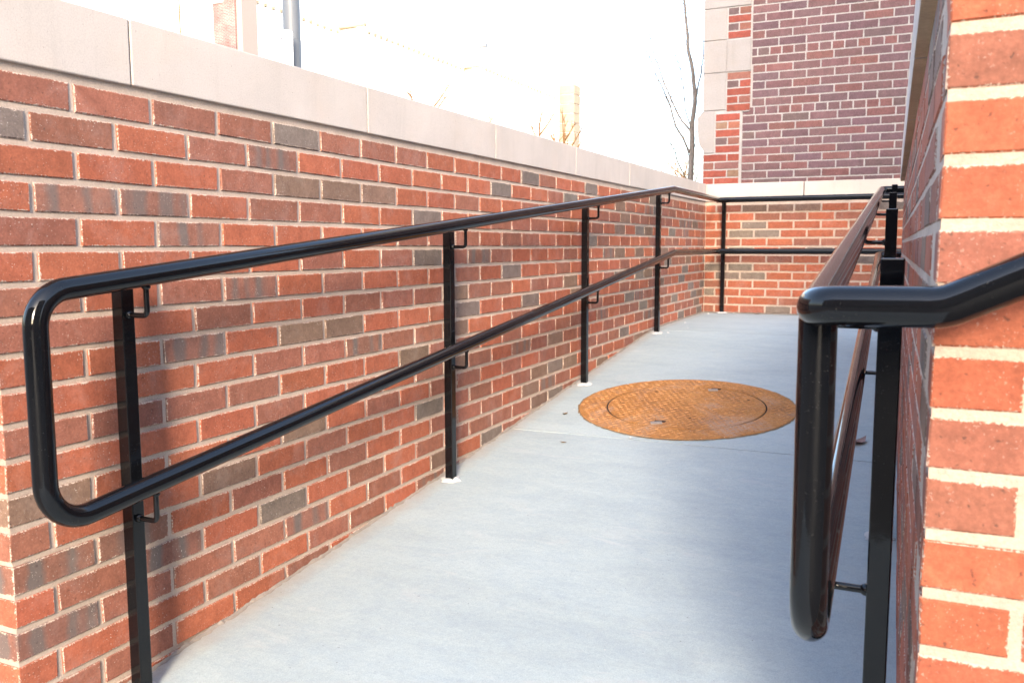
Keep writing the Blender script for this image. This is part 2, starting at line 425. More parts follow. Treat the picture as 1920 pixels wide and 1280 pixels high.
slab(-.004, 1.66, -2.0, 2.108, 40); slab(-.004, 1.66, 2.114, 4.392, 24); slab(-.004, 4.6, 4.398, 5.957, 12)
mb = MB()
for ya, yb, xe in ((2.106, 2.116, 1.66), (4.390, 4.400, 4.6)):
    za, zb = prof(ya)-.006, prof(yb)-.006
    mb.add([(0, ya, za), (xe, ya, za), (xe, yb, zb), (0, yb, zb)], [(0, 1, 2, 3)])
mb.obj('joint_filler', M_joint, ramp_root)

# ------------------------------------------------------------------ walls
def core(parent, pts, z0, z1, mat=M_mortar, name='mortar_core'):
    n = len(pts); vs = [(x, y, z0) for x, y in pts]+[(x, y, z1) for x, y in pts]
    fs = [tuple(reversed(range(n))), tuple(range(n, 2*n))]+[(i, (i+1) % n, n+(i+1) % n, n+i) for i in range(n)]
    o = link(name, mesh(vs, fs), mat); setp(o, parent); return o

# left wall: rows counted down from the coping, bricks from the near end
ROWS = {1: 'MMMMGMMMRRRRGMRRGRRM', 2: 'GMRMSRRRRRRGRRMGM', 3: 'RRRMBBBRRMRRMMM', 4: 'RSSRMMRRGRRMMM', 5: 'MRSRRRRMMMRM', 6: 'RRRRRMRMGMSMRRR',
        7: 'MRMSRMRRRMRGRRM', 8: 'MMRMRRMMMBMMRMM', 9: 'RRSRBBRRRGRRGRR', 10: 'RRRRMMSMMBRRMM', 11: 'MMMMRRRBMMRM', 12: 'RRRRMRMRMBMRS',
        13: 'BRRRBRMRMMR', 14: 'MRRBRMRRGM', 15: 'SSRMRMRRM', 16: 'RMSRGRMRM', 17: 'SMMMSRMR', 18: 'RRRMRMMR', 19: 'MMRRMR', 20: 'RMRMMR'}
left = empty('brick_wall', (-.15, 2.9, -1.37), 'long orange red brick retaining wall with pale stone coping along the left of the ramp', 'wall')
LF = Layer((0, 0, 0), PI/2)      # local x -> +y ; local -y -> +x
YE = -.193
for k in range(1, 21):
    s = ROWS.get(k, ''); z = -k*P+JT*.5
    for n in range(0, 31):
        y0 = (n-1)*Lb if k % 2 else (n-1.5)*Lb
        y1 = y0+Lb; a = max(y0, YE-JT/2); b = min(y1, 5.953+JT/2)
        if b-a < .03: continue
        t = s[n] if n < len(s) else pick(NEWFAR if n > 8 else NEW)
        first = y0 <= YE+.01
        D = .04
        if first: D = .0915 if k % 2 else .193
        LF.put(a+JT/2, z, b-a-JT, BH, t, D)
# the end face of the left wall (needs its own return bricks beyond the corner ones)
LE = Layer((0, YE, 0), 0)        # local x -> +x, outward -y
for k in range(1, 21):
    z = -k*P+JT*.5
    x = -.0915-JT if k % 2 else -.193-JT
    while x > -.29:
        w = min(.193, x+.30)
        if w > .03: LE.put(x-w, z, w, BH, pick(NEW), .04)
        x -= w+JT
core(left, [(-.004, YE+.004), (-.004, 5.957), (-.30, 5.957), (-.30, YE+.004)], -1.42, .022)
lay([LF, LE], left, M_brick, M_brickj, 300, dist_rank)
def coping(parent, segs, axis, c0, c1, zb, zt):
    """segs along axis; returns nothing"""
    for a, b in segs:
        mb = MB()
        if axis == 'y': mb.box(c0, c1, a+.002, b-.002, 0, zt-zb)
        else: mb.box(a+.003, b-.003, c0, c1, 0, zt-zb)
        me = bevel_me(mb.make(), .0028, 2)
        me.transform(Matrix.Translation((0, 0, zb+.0024*((a+b)/2 if axis == 'y' else 5.95)+random.uniform(-.0006, .0006))))
        me.transform(Matrix.Translation((random.uniform(-.0008, .0008), 0, 0)))
        if axis == 'y':
            for v in me.vertices: v.co.z += .0024*(v.co.y-(a+b)/2)
        o = link('coping_stone', me, M_coping); setp(o, parent)
ys = [-.215, .147, 1.049, 1.965, 2.895, 3.81, 4.73, 5.65]
coping(left, list(zip(ys, ys[1:]))+[(5.65, 5.947)], 'y', -.325, .007, .013, .153)
mb = MB()
for y in ys[1:]: mb.box(-.318, .003, y-.004, y+.004, .018+.0024*y, .149+.0024*y)
mb.obj('coping_joint', plain('stone_joint', (.17, .145, .13, 1), .95, .05), left)

# back wall
back = empty('brick_wall', (2.0, 6.1, -.9), 'low brick wall with pale coping closing the far end of the landing', 'wall')
BR = {1: 'RMBBBRRGRR', 2: 'RRMMRMMMR', 3: 'RRGRRRMRG', 4: 'RGGRRMMR', 5: 'RMRRMMRRM', 6: 'RGRMGMRM', 7: 'RMMMRMGRM', 8: 'GGMRRRRMR', 9: 'RGGRRMMRR', 10: 'MRRRRMRR', 11: 'GRRRRMRM', 12: 'MRRMRRM', 13: 'MRMGMRR', 14: 'RMRRM'}
BL = Layer((0, 5.953, 0), 0)
for k in range(1, 15):
    s = BR.get(k, ''); z = -k*P+JT*.5
    off = -.013-.1016 if k % 2 else .088-.1016
    for n in range(0, 24):
        x0 = off+n*Lb; a = max(x0, .0-JT/2+.004); b = x0+Lb
        if b-a < .03: continue
        BL.put(a+JT/2, z, b-a-JT, BH, s[n] if n < len(s) else pick(NEWFAR), .04)
core(back, [(-.30, 5.957), (4.9, 5.957), (4.9, 6.25), (-.30, 6.25)], -1.40, .034)
lay([BL], back, M_brick, M_brickj, 110, dist_rank)
xs = [-.325, .767, 1.69, 2.61, 3.53, 4.45, 5.0]
coping(back, list(zip(xs, xs[1:])), 'x', 5.947, 6.28, .013, .153)

# right wall: slightly out of parallel, near end beside the camera, far end where the landing opens to the right
RX0, RY0, RS, RY1 = 1.584, -.225, .0185, 4.20
ra = math.atan(RS)
right = empty('brick_wall', (1.7, 2.0, -1.37), 'brick wall close to the camera on the right, its bright end face showing long bricks', 'wall')
Rend = Layer((RX0, RY0, 0), 0)
Rin = Layer((RX0-RS*(RY1-RY0), RY1, 0), -PI/2+ra)   # local x runs from the far end to the near end, outward -x
Llen = math.hypot(RY1-RY0, RS*(RY1-RY0))
Z0 = -.314
for j in range(5, -17, -1):
    zt = Z0+j*P; z = zt-P+JT*.5
    if zt > .04: continue
    alt = (j % 2 == 0)      # alt rows: header next to the corner on the end face
    # corner brick shows .092 or .194 on the end face and the other length on the inner face
    we, wi = (.0885, .193) if alt else (.193, .0885)
    t = pick([('R', 80), ('M', 14), ('B', 6)])
    if j == 4: t = 'R'
    if j == 3: t = 'M'
    Rend.put(0, z, we, BH, t, wi)
    x = we+JT
    while x < .34:
        w = min(.193, .35-x)
        if w > .03: Rend.put(x, z, w, BH, pick([('R', 80), ('M', 20)]), .06)
        x += w+JT
    u = Llen-wi-JT
    while u > .01:
        w = min(.193, u)
        if w > .03: Rin.put(u-w, z, w, BH, pick(NEW), .04)
        u -= w+JT
core(right, [(RX0+.0022, RY0+.0025), (RX0+.36, RY0+.0025), (RX0+.28, RY1-.004), (RX0-RS*(RY1-RY0)+.0022, RY1-.004)], -1.42, .030)
lay([Rend, Rin], right, M_pbrick, M_brickj, 300, dist_rank)
sy = [-.245, .66, 1.58, 2.5, 3.42, 4.22]
for a, b in zip(sy, sy[1:]):
    f = lambda y, dx: RX0-RS*(y-RY0)+dx
    mb = MB(); zb, zt = .030, .178
    vs = [(f(a, -.022), a+.003, zb), (f(a, .40), a+.003, zb), (f(b, .38), b-.003, zb), (f(b, -.022), b-.003, zb)]
    vs += [(x, y, zt) for x, y, z in vs]
    me = mesh(vs, [(0, 3, 2, 1), (4, 5, 6, 7), (0, 1, 5, 4), (1, 2, 6, 5), (2, 3, 7, 6), (3, 0, 4, 7)]); bevel_me(me, .0045, 2)
    o = link('coping_stone', me, M_coping); setp(o, right)
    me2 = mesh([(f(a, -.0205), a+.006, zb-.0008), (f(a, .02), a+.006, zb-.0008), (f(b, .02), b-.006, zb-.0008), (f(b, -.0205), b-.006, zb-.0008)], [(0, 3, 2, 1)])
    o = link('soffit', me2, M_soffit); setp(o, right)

# mortar and slurry smeared along the foot of the left and back walls
def smear(parent, P0, P1, nrm, n, rnd):
    vs = []; fs = []
    for i in range(n+1):
        p = Vector(P0).lerp(Vector(P1), i/n); z = prof(p.y)
        t = i*.37; k = .5+.5*math.sin(t*1.3+rnd)*math.sin(t*.41)
        h = .003+.010*k*rndm.random(); w = .005+.013*(1-k)*rndm.random()+.004*rndm.random()
        a = p+nrm*.0012; b = p+nrm*w
        vs += [(a.x, a.y, z+h), (b.x, b.y, prof(b.y)+.0006), ((a.x+b.x)/2, (a.y+b.y)/2, z+h*.45)]
    for i in range(n):
        a = i*3; b = a+3; fs += [(a, b, b+2, a+2), (a+2, b+2, b+1, a+1)]
    o = link('mortar_smear', mesh(vs, fs), M_smear); setp(o, parent)
rndm = random.Random(5)
M_smear = mortar_mat('dirty_mortar', (.25, .21, .175, 1))
smear(left, (0, -.18, 0), (0, 5.94, 0), Vector((1, 0, 0)), 520, .3)
smear(back, (.01, 5.953, 0), (1.6, 5.953, 0), Vector((0, -1, 0)), 130, 1.3)

# ------------------------------------------------------------------ handrails
PR = .0218; PW = .0155
def tube_part(name, pts, r, parent, n=28, mat=None):
    mb = MB(); mb.tube(pts, r, n); return mb.obj(name, mat or M_black, parent)
def add_post(parent, x, y, ztop, pad=True):
    zf = prof(y)
    mb = MB(); mb.box(x-PW, x+PW, y-PW, y+PW, zf-.05, ztop)
    me = mb.make(); bevel_me(me, .0022, 2)
    for p in me.polygons: p.use_smooth = False
    o = link('post', me, M_black); setp(o, parent)
    if pad:
        n = 18; vs = []; ra_ = [random.uniform(.030, .044) for _ in range(n)]
        for ring, (s, h) in enumerate(((1.0, .0005), (.86, .006), (.55, .011))):
            for k in range(n):
                a = 2*PI*k/n; rr = (ra_[k]*s)*(1.22 if k % 4 == 0 and ring < 2 else 1)
                yy = y+math.sin(a)*rr; vs.append((x+math.cos(a)*rr, yy, prof(yy)+h+random.uniform(0, .002)))
        vs.append((x, y, zf+.012))
        fs = [(r*n+k, r*n+(k+1) % n, (r+1)*n+(k+1) % n, (r+1)*n+k) for r in range(2) for k in range(n)]+[(2*n+k, 2*n+(k+1) % n, 3*n) for k in range(n)]
        o2 = link('grout_pad', mesh(vs, fs), M_grout); setp(o2, parent)
def add_bracket(parent, p, ox, oy, zr, drop=.075):
    """L rod from the post face at (p) out under the rail and up to it"""
    x, y = p; d = Vector((ox, oy, 0)); u = d.normalized()
    a = Vector((x, y, zr-drop))+u*(PW-.003); b = Vector((x, y, zr-drop))+d; c = Vector((x+ox, y+oy, zr-PR+.004))
    mb = MB(); mb.tube(fillet([a, b, c], [.011], 6), .0058, 12)
    # weld beads at the post and at the rail
    for q, ax in ((a+u*.004, u), (c-Vector((0, 0, .004)), Vector((0, 0, 1)))):
        mb.tube([q-ax*.006, q-ax*.002, q+ax*.003, q+ax*.007], [.0062, .0095, .0088, .006], 10)
    mb.obj('bracket', M_black, parent)

# left handrail
XR, XP = .13, .062
lh = empty('handrail', (XP, .05, prof(.05)), 'black tubular double handrail with four posts running along the left brick wall', 'handrail', 'black steel handrails round the ramp')
zt = lambda y: -.398+.0984*y if y < 4.38 else .033
zl = lambda y: -.834+.1034*y if y < 4.42 else -.377
topL = fillet([(XR, .02, zt(.02)), (XR, 4.38, .033), (XR, 5.80, .033)], [.25], 6)
tube_part('top_rail', topL, PR, lh)
tube_part('lower_rail', fillet([(XR, .02, zl(.02)), (XR, 4.42, -.377), (XR, 5.82, -.377)], [.25], 6), PR, lh)
YB = -.208
tube_part('end_bend', fillet([(XR, .02, zt(.02)), (XR, YB, zt(YB)), (XR, YB, zl(YB)), (XR, .02, zl(.02))], [.070, .080], 12), PR, lh)
for y in (.045, 1.46, 2.885, 4.27):
    add_post(lh, XP, y, zt(y)+.004)
    for z in (zt(y), zl(y)):
        add_bracket(lh, (XP, y), XR-XP, .0, z, .082)
# back handrail
bh = empty('handrail', (.16, 5.885, -.88), 'level black double handrail along the low back wall, one post in its left part', 'handrail', 'black steel handrails round the ramp')
tube_part('top_rail', [(.118, 5.815, .030), (4.3, 5.815, .030)], PR, bh)
tube_part('lower_rail', [(.118, 5.825, -.377), (4.3, 5.825, -.377)], PR, bh)
for x in (.165, 1.60, 3.04):
    add_post(bh, x, 5.888, .03)
    for z in (.03, -.377): add_bracket(bh, (x, 5.888), .0, -.068, z, .082)
# right handrail
def rx(y): return 1.4635-.0187*(y+.20)
rh = empty('handrail', (1.536, .05, prof(.05)), 'black handrail on the right, its rounded end joined to an arm bending up', 'handrail', 'black steel handrails round the ramp')
rt_ = lambda y: -.388+.0866*y
rl_ = lambda y: -.801+.0925*y
YN = -.205
tube_part('top_rail', fillet([(rx(YN), YN-.005, rt_(YN)), (rx(4.42), 4.42, rt_(4.42)), (2.3, 4.44, rt_(4.42))], [.035], 8), PR, rh)
tube_part('lower_rail', fillet([(rx(.04), .04, rl_(.04)), (rx(4.42), 4.42, rl_(4.42)), (2.3, 4.44, rl_(4.42))], [.035], 8), PR, rh)
tube_part('end_bend', fillet([(rx(YN), YN, rt_(YN)-.008), (rx(YN), YN, rl_(YN)), (rx(.04), .04, rl_(.04))], [.075], 12), PR, rh)
arm = [(rx(YN)-.001, YN-.015, rt_(YN)), (rx(YN)+.004, -.262, -.400), (1.592, -.283, -.398), (1.70, -.286, -.3455), (2.02, -.286, -.19), (2.3, -.286, -.19)]
tube_part('arm', fillet(arm, [.030, .05, 0, .06], 8), PR, rh)
for y in (.045, 1.43, 2.88, 4.30):
    px_ = {.045: 1.536, 1.43: 1.503, 2.88: 1.474, 4.30: 1.451}[y]
    add_post(rh, px_, y, rt_(y)+.032)
    for z in (rt_(y), rl_(y)): add_bracket(rh, (px_, y), rx(y)-px_, .0, z, .062 if z == rt_(y) else .032)
add_post(rh, 2.27, -.286, -.19); add_post(rh, 2.25, 4.44, rt_(4.42))

# ------------------------------------------------------------------ manhole
MX, MY, MR = .647, 2.625, .485
slope = math.atan((prof(3.1)-prof(2.15))/.95)
mh = empty('manhole_cover', (MX, MY, prof(MY)+.001), 'round rusty orange iron manhole cover with diamond tread set in the concrete ramp', 'manhole cover')
mh.rotation_euler = (slope, 0, .0)
def local(name, me, mat, **k):
    o = link(name, me, mat, mh, **k); return o
def annulus(r0, r1, z, n=96, thick=.02):
    vs = []; fs = []
    rs = [(r0, z-thick), (r0, z-.0015), (r0+.002, z), (r1-.003, z), (r1, z-.003), (r1, z-thick)]
    for k in range(n):
        a = 2*PI*k/n
        for r, zz in rs:
            vs.append((math.cos(a)*r, math.sin(a)*r, zz))
    m_ = len(rs)
    for k in range(n):
        b = ((k+1) % n)*m_; a = k*m_
        for i in range(m_-1): fs.append((a+i, b+i, b+i+1, a+i+1))
    return mesh(vs, fs)
local('rim', annulus(.3595, MR, .004), M_rust)
n = 96
vs = [(0, 0, .0045)]; rs = [(.3490, .0045), (.3525, .0025), (.3525, -.018)]
for r, z in rs:
    for k in range(n): vs.append((math.cos(2*PI*k/n)*r, math.sin(2*PI*k/n)*r, z))
fs = [(0, 1+k, 1+(k+1) % n) for k in range(n)]+[(1+i*n+k, 1+(i+1)*n+k, 1+(i+1)*n+(k+1) % n, 1+i*n+(k+1) % n) for i in range(2) for k in range(n)]
local('lid', mesh(vs, fs), M_rust)
local('gap', mesh([(math.cos(2*PI*k/n)*.362, math.sin(2*PI*k/n)*.362, .0012) for k in range(n)], [tuple(range(n))]), plain('black_gap', (.03, .022, .018, 1), .95, .1))
# concrete collar crumbled at the edge of the casting
mb = MB()
nn = 150
for k in range(nn):
    a0, a1 = 2*PI*k/nn, 2*PI*(k+1)/nn
    w = .004+.006*abs(math.sin(k*1.7)+math.sin(k*.61))/2
    mb.add([(math.cos(a0)*MR, math.sin(a0)*MR, .0022), (math.cos(a1)*MR, math.sin(a1)*MR, .0022), (math.cos(a1)*(MR+w), math.sin(a1)*(MR+w), .0006), (math.cos(a0)*(MR+w), math.sin(a0)*(MR+w), .0006)], [(3, 2, 1, 0)])
local('dirt_ring', mb.make(), plain('rust_dirt', (.20, .13, .075, 1), .95, .1, .3, 50))
holes = [(.10, .285), (-.24, .02), (.22, -.14), (.245, .14), (-.02, -.24)]
def tread(r0, r1, z):
    mb = MB(); s = .0305; i = -20
    for i in range(-18, 19):
        for j in range(-18, 19):
            x, y = i*s+(s/2 if j % 2 else 0), j*s*.88
            rr = math.hypot(x, y)
            if rr < r0+.012 or rr > r1-.012: continue
            if r1 < .4 and ((abs(x-.06) < .035 and abs(y-.29) < .04) or (abs(x+.05) < .035 and abs(y+.30) < .04)): continue
            if random.random() < .03: continue
            a = (.62 if (i+j) % 2 else -.62)+random.uniform(-.05, .05); L_, W_, H_ = .0125, .0042, .0034
            ca, sa = math.cos(a), math.sin(a)
            pts = [(-L_, 0, 0), (0, -W_, 0), (L_, 0, 0), (0, W_, 0), (-L_*.45, 0, H_), (L_*.45, 0, H_)]
            pts = [(x+p*ca-q*sa, y+p*sa+q*ca, z+h) for p, q, h in pts]
            mb.add(pts, [(0, 1, 4), (1, 5, 4), (1, 2, 5), (2, 3, 5), (3, 4, 5), (3, 0, 4)])
    return mb.make()
M_rust2 = plain('worn_rust', (.37, .17, .06, 1), .65, .4, .35, 45)
local('lid_tread', tread(0, .350, .0042), M_rust2, kind='stuff'); local('rim_tread', tread(.360, MR, .0037), M_rust2, kind='stuff')
for (x, y, w, h, rz) in ((.065, .290, .045, .030, .3), (-.055, -.300, .048, .030, .35)):
    mb = MB(); mb.box(-w/2, w/2, -h/2, h/2, .0045, .0085); me = mb.make(); me.transform(Matrix.Rotation(rz, 4, 'Z')); me.transform(Matrix.Translation((x, y, 0)))
    local('lift_plate', me, plain('worn_steel', (.24, .20, .17, 1), .5, .5, .15, 60))
    mb = MB(); mb.box(-w/2, w/2, -.012, .012, .0044, .0052); me = mb.make(); me.transform(Matrix.Translation((x+.008, y+.030, 0)))
    local('lift_slot', me, plain('slot_dark', (.03, .02, .018, 1), .9, .1))
for x, y in ((-.19, .20), (.25, .16), (.07, -.19), (-.29, -.03)):
    local('vent_hole', mesh([(x+math.cos(2*PI*k/10)*.012, y+math.sin(2*PI*k/10)*.008, .0052) for k in range(10)], [tuple(range(10))]), bpy.data.materials['slot_dark'])

# ------------------------------------------------------------------ crumbs and leaves on the concrete
mb = MB()
def crumb(x, y, r, z=None):
    z = prof(y) if z is None else z
    vs = [(x+math.cos(k*PI/3+.3)*r*random.uniform(.7, 1.2), y+math.sin(k*PI/3+.3)*r*random.uniform(.7, 1.2), z) for k in range(6)]+[(x, y, z+r*.8)]
    mb.add(vs, [(k, (k+1) % 6, 6) for k in range(6)])
for x, y, r in ((.28, 2.93, .010), (.42, 3.05, .007), (.54, 2.12, .008), (.17, 2.45, .004), (.08, 5.78, .014), (.10, 4.9, .010), (.2, 4.55, .006), (.33, 2.25, .004), (.9, 3.12, .006), (.13, 4.3, .012), (.26, 5.9, .012)): crumb(x, y, r)
for _ in range(40):
    crumb(random.uniform(.02, 1.4), random.uniform(.3, 5.6), random.uniform(.0012, .003))
mb.obj('grout_crumbs', M_grout, label='scattered white grout crumbs lying on the concrete ramp', cat='debris', kind='stuff')
def leaf(x, y, L_, a, lab, curl=.3, mat=M_leaf):
    vs = []; n = 6
    for i in range(n+1):
        t = i/n; w = math.sin(PI*min(1, t*.95+.05))*L_*.22; zz = curl*L_*(t-.5)**2*2
        for s in (-1, 0, 1): vs.append(((t-.5)*L_, s*w, zz+abs(s)*w*.35+.001))
    fs = [(i*3+j, i*3+3+j, i*3+4+j, i*3+1+j) for i in range(n) for j in range(2)]
    me = mesh(vs, fs); me.transform(Matrix.Rotation(a, 4, 'Z'))
    o = link('dry_leaf', me, mat, label=lab, cat='leaf'); o.location = (x, y, prof(y)+.001); return o
leaf(.30, 1.98, .030, .2, 'small curled dark leaf on the concrete before the manhole cover')
leaf(.16, 2.36, .04, 1.3, 'tiny dry leaf close to the foot of the left wall')
leaf(.45, 5.86, .07, .1, 'dark dry leaf lying at the foot of the back wall')
leaf(1.40, 2.30, .10, 1.0, 'pinkish brown leaf by the foot of the right wall', .5, plain('pink_leaf', (.24, .16, .14, 1), .8, .2))

# ------------------------------------------------------------------ old brick building behind
BY = 6.75
ob = empty('brick_building', (2.0, 8.0, -1.37), 'tall old building of purple brown brick with limestone quoins behind the back wall', 'building')
core(ob, [(.130, BY+.004), (4.9, BY+.004), (4.9, 10.5), (.130, 10.5)], -1.37, 4.4, M_omortar)
OB = Layer((0, BY, 0), 0)
pt, Lo, Ho = .0718, .2275, .1020
oj = .0098
def course(x0, z, H, half, header, xend=4.6):
    x = x0
    Lx = Ho if header else Lo
    first = True
    while x < xend:
        w = Lx*(.5 if (first and half) else 1); first = False
        OB.put(x+oj/2, z+oj/2, w-oj, H-oj, pick(OLD), .05)
        x += w
for i in range(-1, 35):      # above z=.886
    z = .886+(i-1)*pt
    hdr = (i % 7 == 0)
    course((.203 if z > 1.2 else .214) if z > .84 else .135, z, pt, (i % 2 == 1), hdr)
z = .886-2*pt; i = 0
while z > -.1:
    z -= .0690; i += 1
    course(.135, z, .0690, i % 2 == 0, False)
# quoin side: stone blocks and bright red bricks, standing 12 mm proud
QD = .012
core(ob, [(-.205, BY-QD+.004), (.130, BY-QD+.004), (.130, 9.0), (-.205, 9.0)], -1.37, 4.4, M_omortar, 'quoin_core')
core(ob, [(.1302, BY-QD+.004), (.196, BY-QD+.004), (.196, BY+.02), (.1302, BY+.02)], .848, 4.4, M_omortar, 'quoin_core')
def stone(outline, y0=BY-QD-.004, depth=.5, name='quoin_stone'):
    n = len(outline); vs = [(x, y0, z) for x, z in outline]+[(x, y0+depth, z) for x, z in outline]
    fs = [tuple(range(n)), tuple(reversed(range(n, 2*n)))]+[(i, n+i, n+(i+1) % n, (i+1) % n) for i in range(n)]
    me = mesh(vs, fs); bm = bmesh.new(); bm.from_mesh(me); bmesh.ops.recalc_face_normals(bm, faces=bm.faces)
    ed = [e for e in bm.edges if all(abs(v.co.y-y0) < 1e-5 for v in e.verts)]
    bmesh.ops.bevel(bm, geom=ed, offset=.003, segments=1, affect='EDGES'); bm.to_mesh(me); bm.free()
    o = link(name, me, M_quoin); setp(o, ob)
xl, xm, xr_ = -.213, -.010, .200
stone([(xl, 1.200), (xm-.002, 1.200), (xm-.002, 1.476), (xl-.003, 1.476), ])                       # L upper (narrow)
stone([(xl-.004, 1.482), (xm-.002, 1.482), (xm-.002, 1.752), (xl-.006, 1.752)])
stone([(xl, .874), (xm, .874), (xm, 1.196), (xl, 1.196)])
stone([(xm+.002, 1.199), (xr_, 1.199), (xr_, 1.474), (xm+.002, 1.474)])
stone([(xl-.006, 1.757), (xr_-.006, 1.757), (xr_-.006, 2.10), (xl-.006, 2.10)])
for q in range(6):
    stone([(xl-.008, 2.105+q*.36), (xr_-.008, 2.105+q*.36), (xr_-.008, 2.46+q*.36), (xl-.008, 2.46+q*.36)])
# moulded watertable stone with an S profile bulging to the left
cv = []
for k in range(9):
    t = k/8; a = t*PI/2
    cv.append((xl-.052+.052*(1-math.cos(a))*1.0-.0, .822+.050*math.sin(a)))
cv = [(xl-.001, .870), (xl-.010, .858), (xl-.024, .840), (xl-.042, .826), (xl-.052, .815), (xl-.052, .800), (xl-.046, .795), (xl-.044, .700), (xl-.040, .640), (xl-.030, .590), (xl-.014, .552), (xl+.008, .528), (xl+.020, .515), (xl+.022, .497)]
stone([(-.103, .497), (-.103, .870)]+cv[:], depth=2.0)
QB = Layer((0, BY-QD, 0), 0)
def qrow(x0, x1, z, H, spec):
    tot = x1-x0; x = x0
    for frac, t in spec:
        w = tot*frac; QB.put(x+oj/2, z+oj/2, w-oj, H-oj, t, .10); x += w
hh = (1.752-1.480)/4
for i, sp in enumerate([[(1, 'H')], [(.48, 'K'), (.52, 'I')], [(1, 'H')], [(.48, 'K'), (.52, 'I')]]): qrow(-.006, .198, 1.480+i*hh, hh, sp)
hh = (1.196-.852)/5
for i, sp in enumerate([[(1, 'H')], [(.49, 'H'), (.51, 'I')], [(1, 'H')], [(.52, 'K'), (.48, 'H')], [(1, 'I')]]): qrow(-.006, .206, .852+i*hh, hh, sp)
hh = (.842-.494)/5
for i, sp in enumerate([[(1, 'H')], [(.5, 'K'), (.5, 'I')], [(1, 'H')], [(.5, 'B'), (.5, 'M')], [(1, 'H')]]): qrow(-.098, .122, .494+i*hh, hh, sp)
hh = .0700
seqs = [[(.66, 'H'), (.34, 'H')], [(.31, 'I'), (.69, 'V')], [(.66, 'H'), (.34, 'B')], [(.31, 'H'), (.69, 'H')]]
for i in range(20): qrow(-.203, .122, .488-(i+1)*hh, hh, seqs[i % 4])
lay([OB, QB], ob, M_obrick, M_obrickj, 300, lambda p: (p-Vector((.75, 6.7, .95))).length)

# ------------------------------------------------------------------ bare tree by the building
tr = empty('bare_tree', (-.55, 7.75, -1.37), 'slender bare grey tree beside the corner of the old brick building', 'tree')
T = {
'trunk': [(-.555, 7.76, -1.37), (-.56, 7.78, -.4), (-0.562, 7.806, 0.361), (-0.563, 7.828, 0.548), (-0.563, 7.846, 0.699), (-0.573, 7.868, 0.924), (-0.559, 7.894, 1.089), (-0.556, 7.907, 1.179), (-0.579, 7.92, 1.375), (-0.607, 7.928, 1.555), (-0.64, 7.928, 1.675), (-0.653, 7.94, 1.826), (-0.684, 7.953, 2.051), (-0.704, 7.962, 2.201), (-0.714, 7.973, 2.337), (-.72, 7.98, 3.0)],
'A': [(-0.58, 7.829, 0.624), (-0.633, 7.752, 0.766), (-0.691, 7.67, 0.877), (-0.731, 7.605, 1.06), (-0.749, 7.537, 1.138), (-0.772, 7.466, 1.215), (-0.82, 7.389, 1.333), (-0.876, 7.315, 1.507), (-0.902, 7.244, 1.593)],
'B': [(-0.575, 7.85, 0.839), (-0.683, 7.878, 0.962), (-0.786, 7.908, 1.151), (-0.838, 7.951, 1.243), (-0.897, 7.992, 1.352), (-0.968, 8.037, 1.531), (-1.044, 8.075, 1.681), (-1.094, 8.129, 1.864), (-1.149, 8.175, 1.993)],
'C': [(-0.560, 7.893, 1.089), (-0.543, 8.0, 1.356), (-0.534, 8.085, 1.474), (-0.545, 8.161, 1.593), (-0.555, 8.239, 1.729), (-0.586, 8.315, 1.928)],
'D': [(-0.572, 7.853, 0.859), (-0.611, 7.732, 1.041), (-0.604, 7.625, 1.227), (-0.616, 7.508, 1.408), (-0.631, 7.381, 1.512), (-0.629, 7.256, 1.57)],
'E': [(-0.565, 7.791, 0.300), (-0.638, 7.609, 0.489), (-0.637, 7.445, 0.59), (-0.619, 7.282, 0.644), (-0.699, 7.083, 0.765), (-0.734, 6.896, 0.813)],
'F': [(-0.561, 7.838, 0.586), (-0.552, 8.026, 0.777), (-0.601, 8.191, 0.95)],
'G': [(-0.565, 7.814, 0.458), (-0.678, 8.073, 0.728), (-0.806, 8.319, 0.963)],
'H': [(-0.562, 7.799, 0.200), (-0.506, 8.016, 0.517), (-0.514, 8.195, 0.655)]}
def wob(pts, a):
    out = []
    for i in range(len(pts)-1):
        p, q = Vector(pts[i]), Vector(pts[i+1])
        out += [p, (p+q)/2+Vector((random.uniform(-a, a), random.uniform(-a, a), random.uniform(-a, a)*.4))]
    return out+[Vector(pts[-1])]
for k, pts in T.items():
    P_ = wob(pts, .006); n = len(P_); mb = MB()
    if k == 'trunk': rad = [.034-.025*i/(n-1) for i in range(n)]
    else: rad = [(.0105 if k in 'ABC' else .0065)*(1-.8*i/(n-1))+.0010 for i in range(n)]
    mb.tube(P_, rad, 8)
    for i in range(3 if k != 'trunk' else 8, n-1, 1):
        for _ in range(3):
            d0 = (P_[i+1]-P_[i]).normalized()
            sd_ = Vector((random.uniform(-1, 1), random.uniform(-1, 1), random.uniform(-.1, .4))).normalized()
            L_ = random.uniform(.04, .20); q = [P_[i], P_[i]+(d0*.6+sd_*.6)*L_*.5, P_[i]+(d0*1.1+sd_*.5)*L_]
            mb.tube(q, [.0028, .0020, .0009], 4)
    mb.obj('trunk' if k == 'trunk' else 'branch', M_bark, tr)

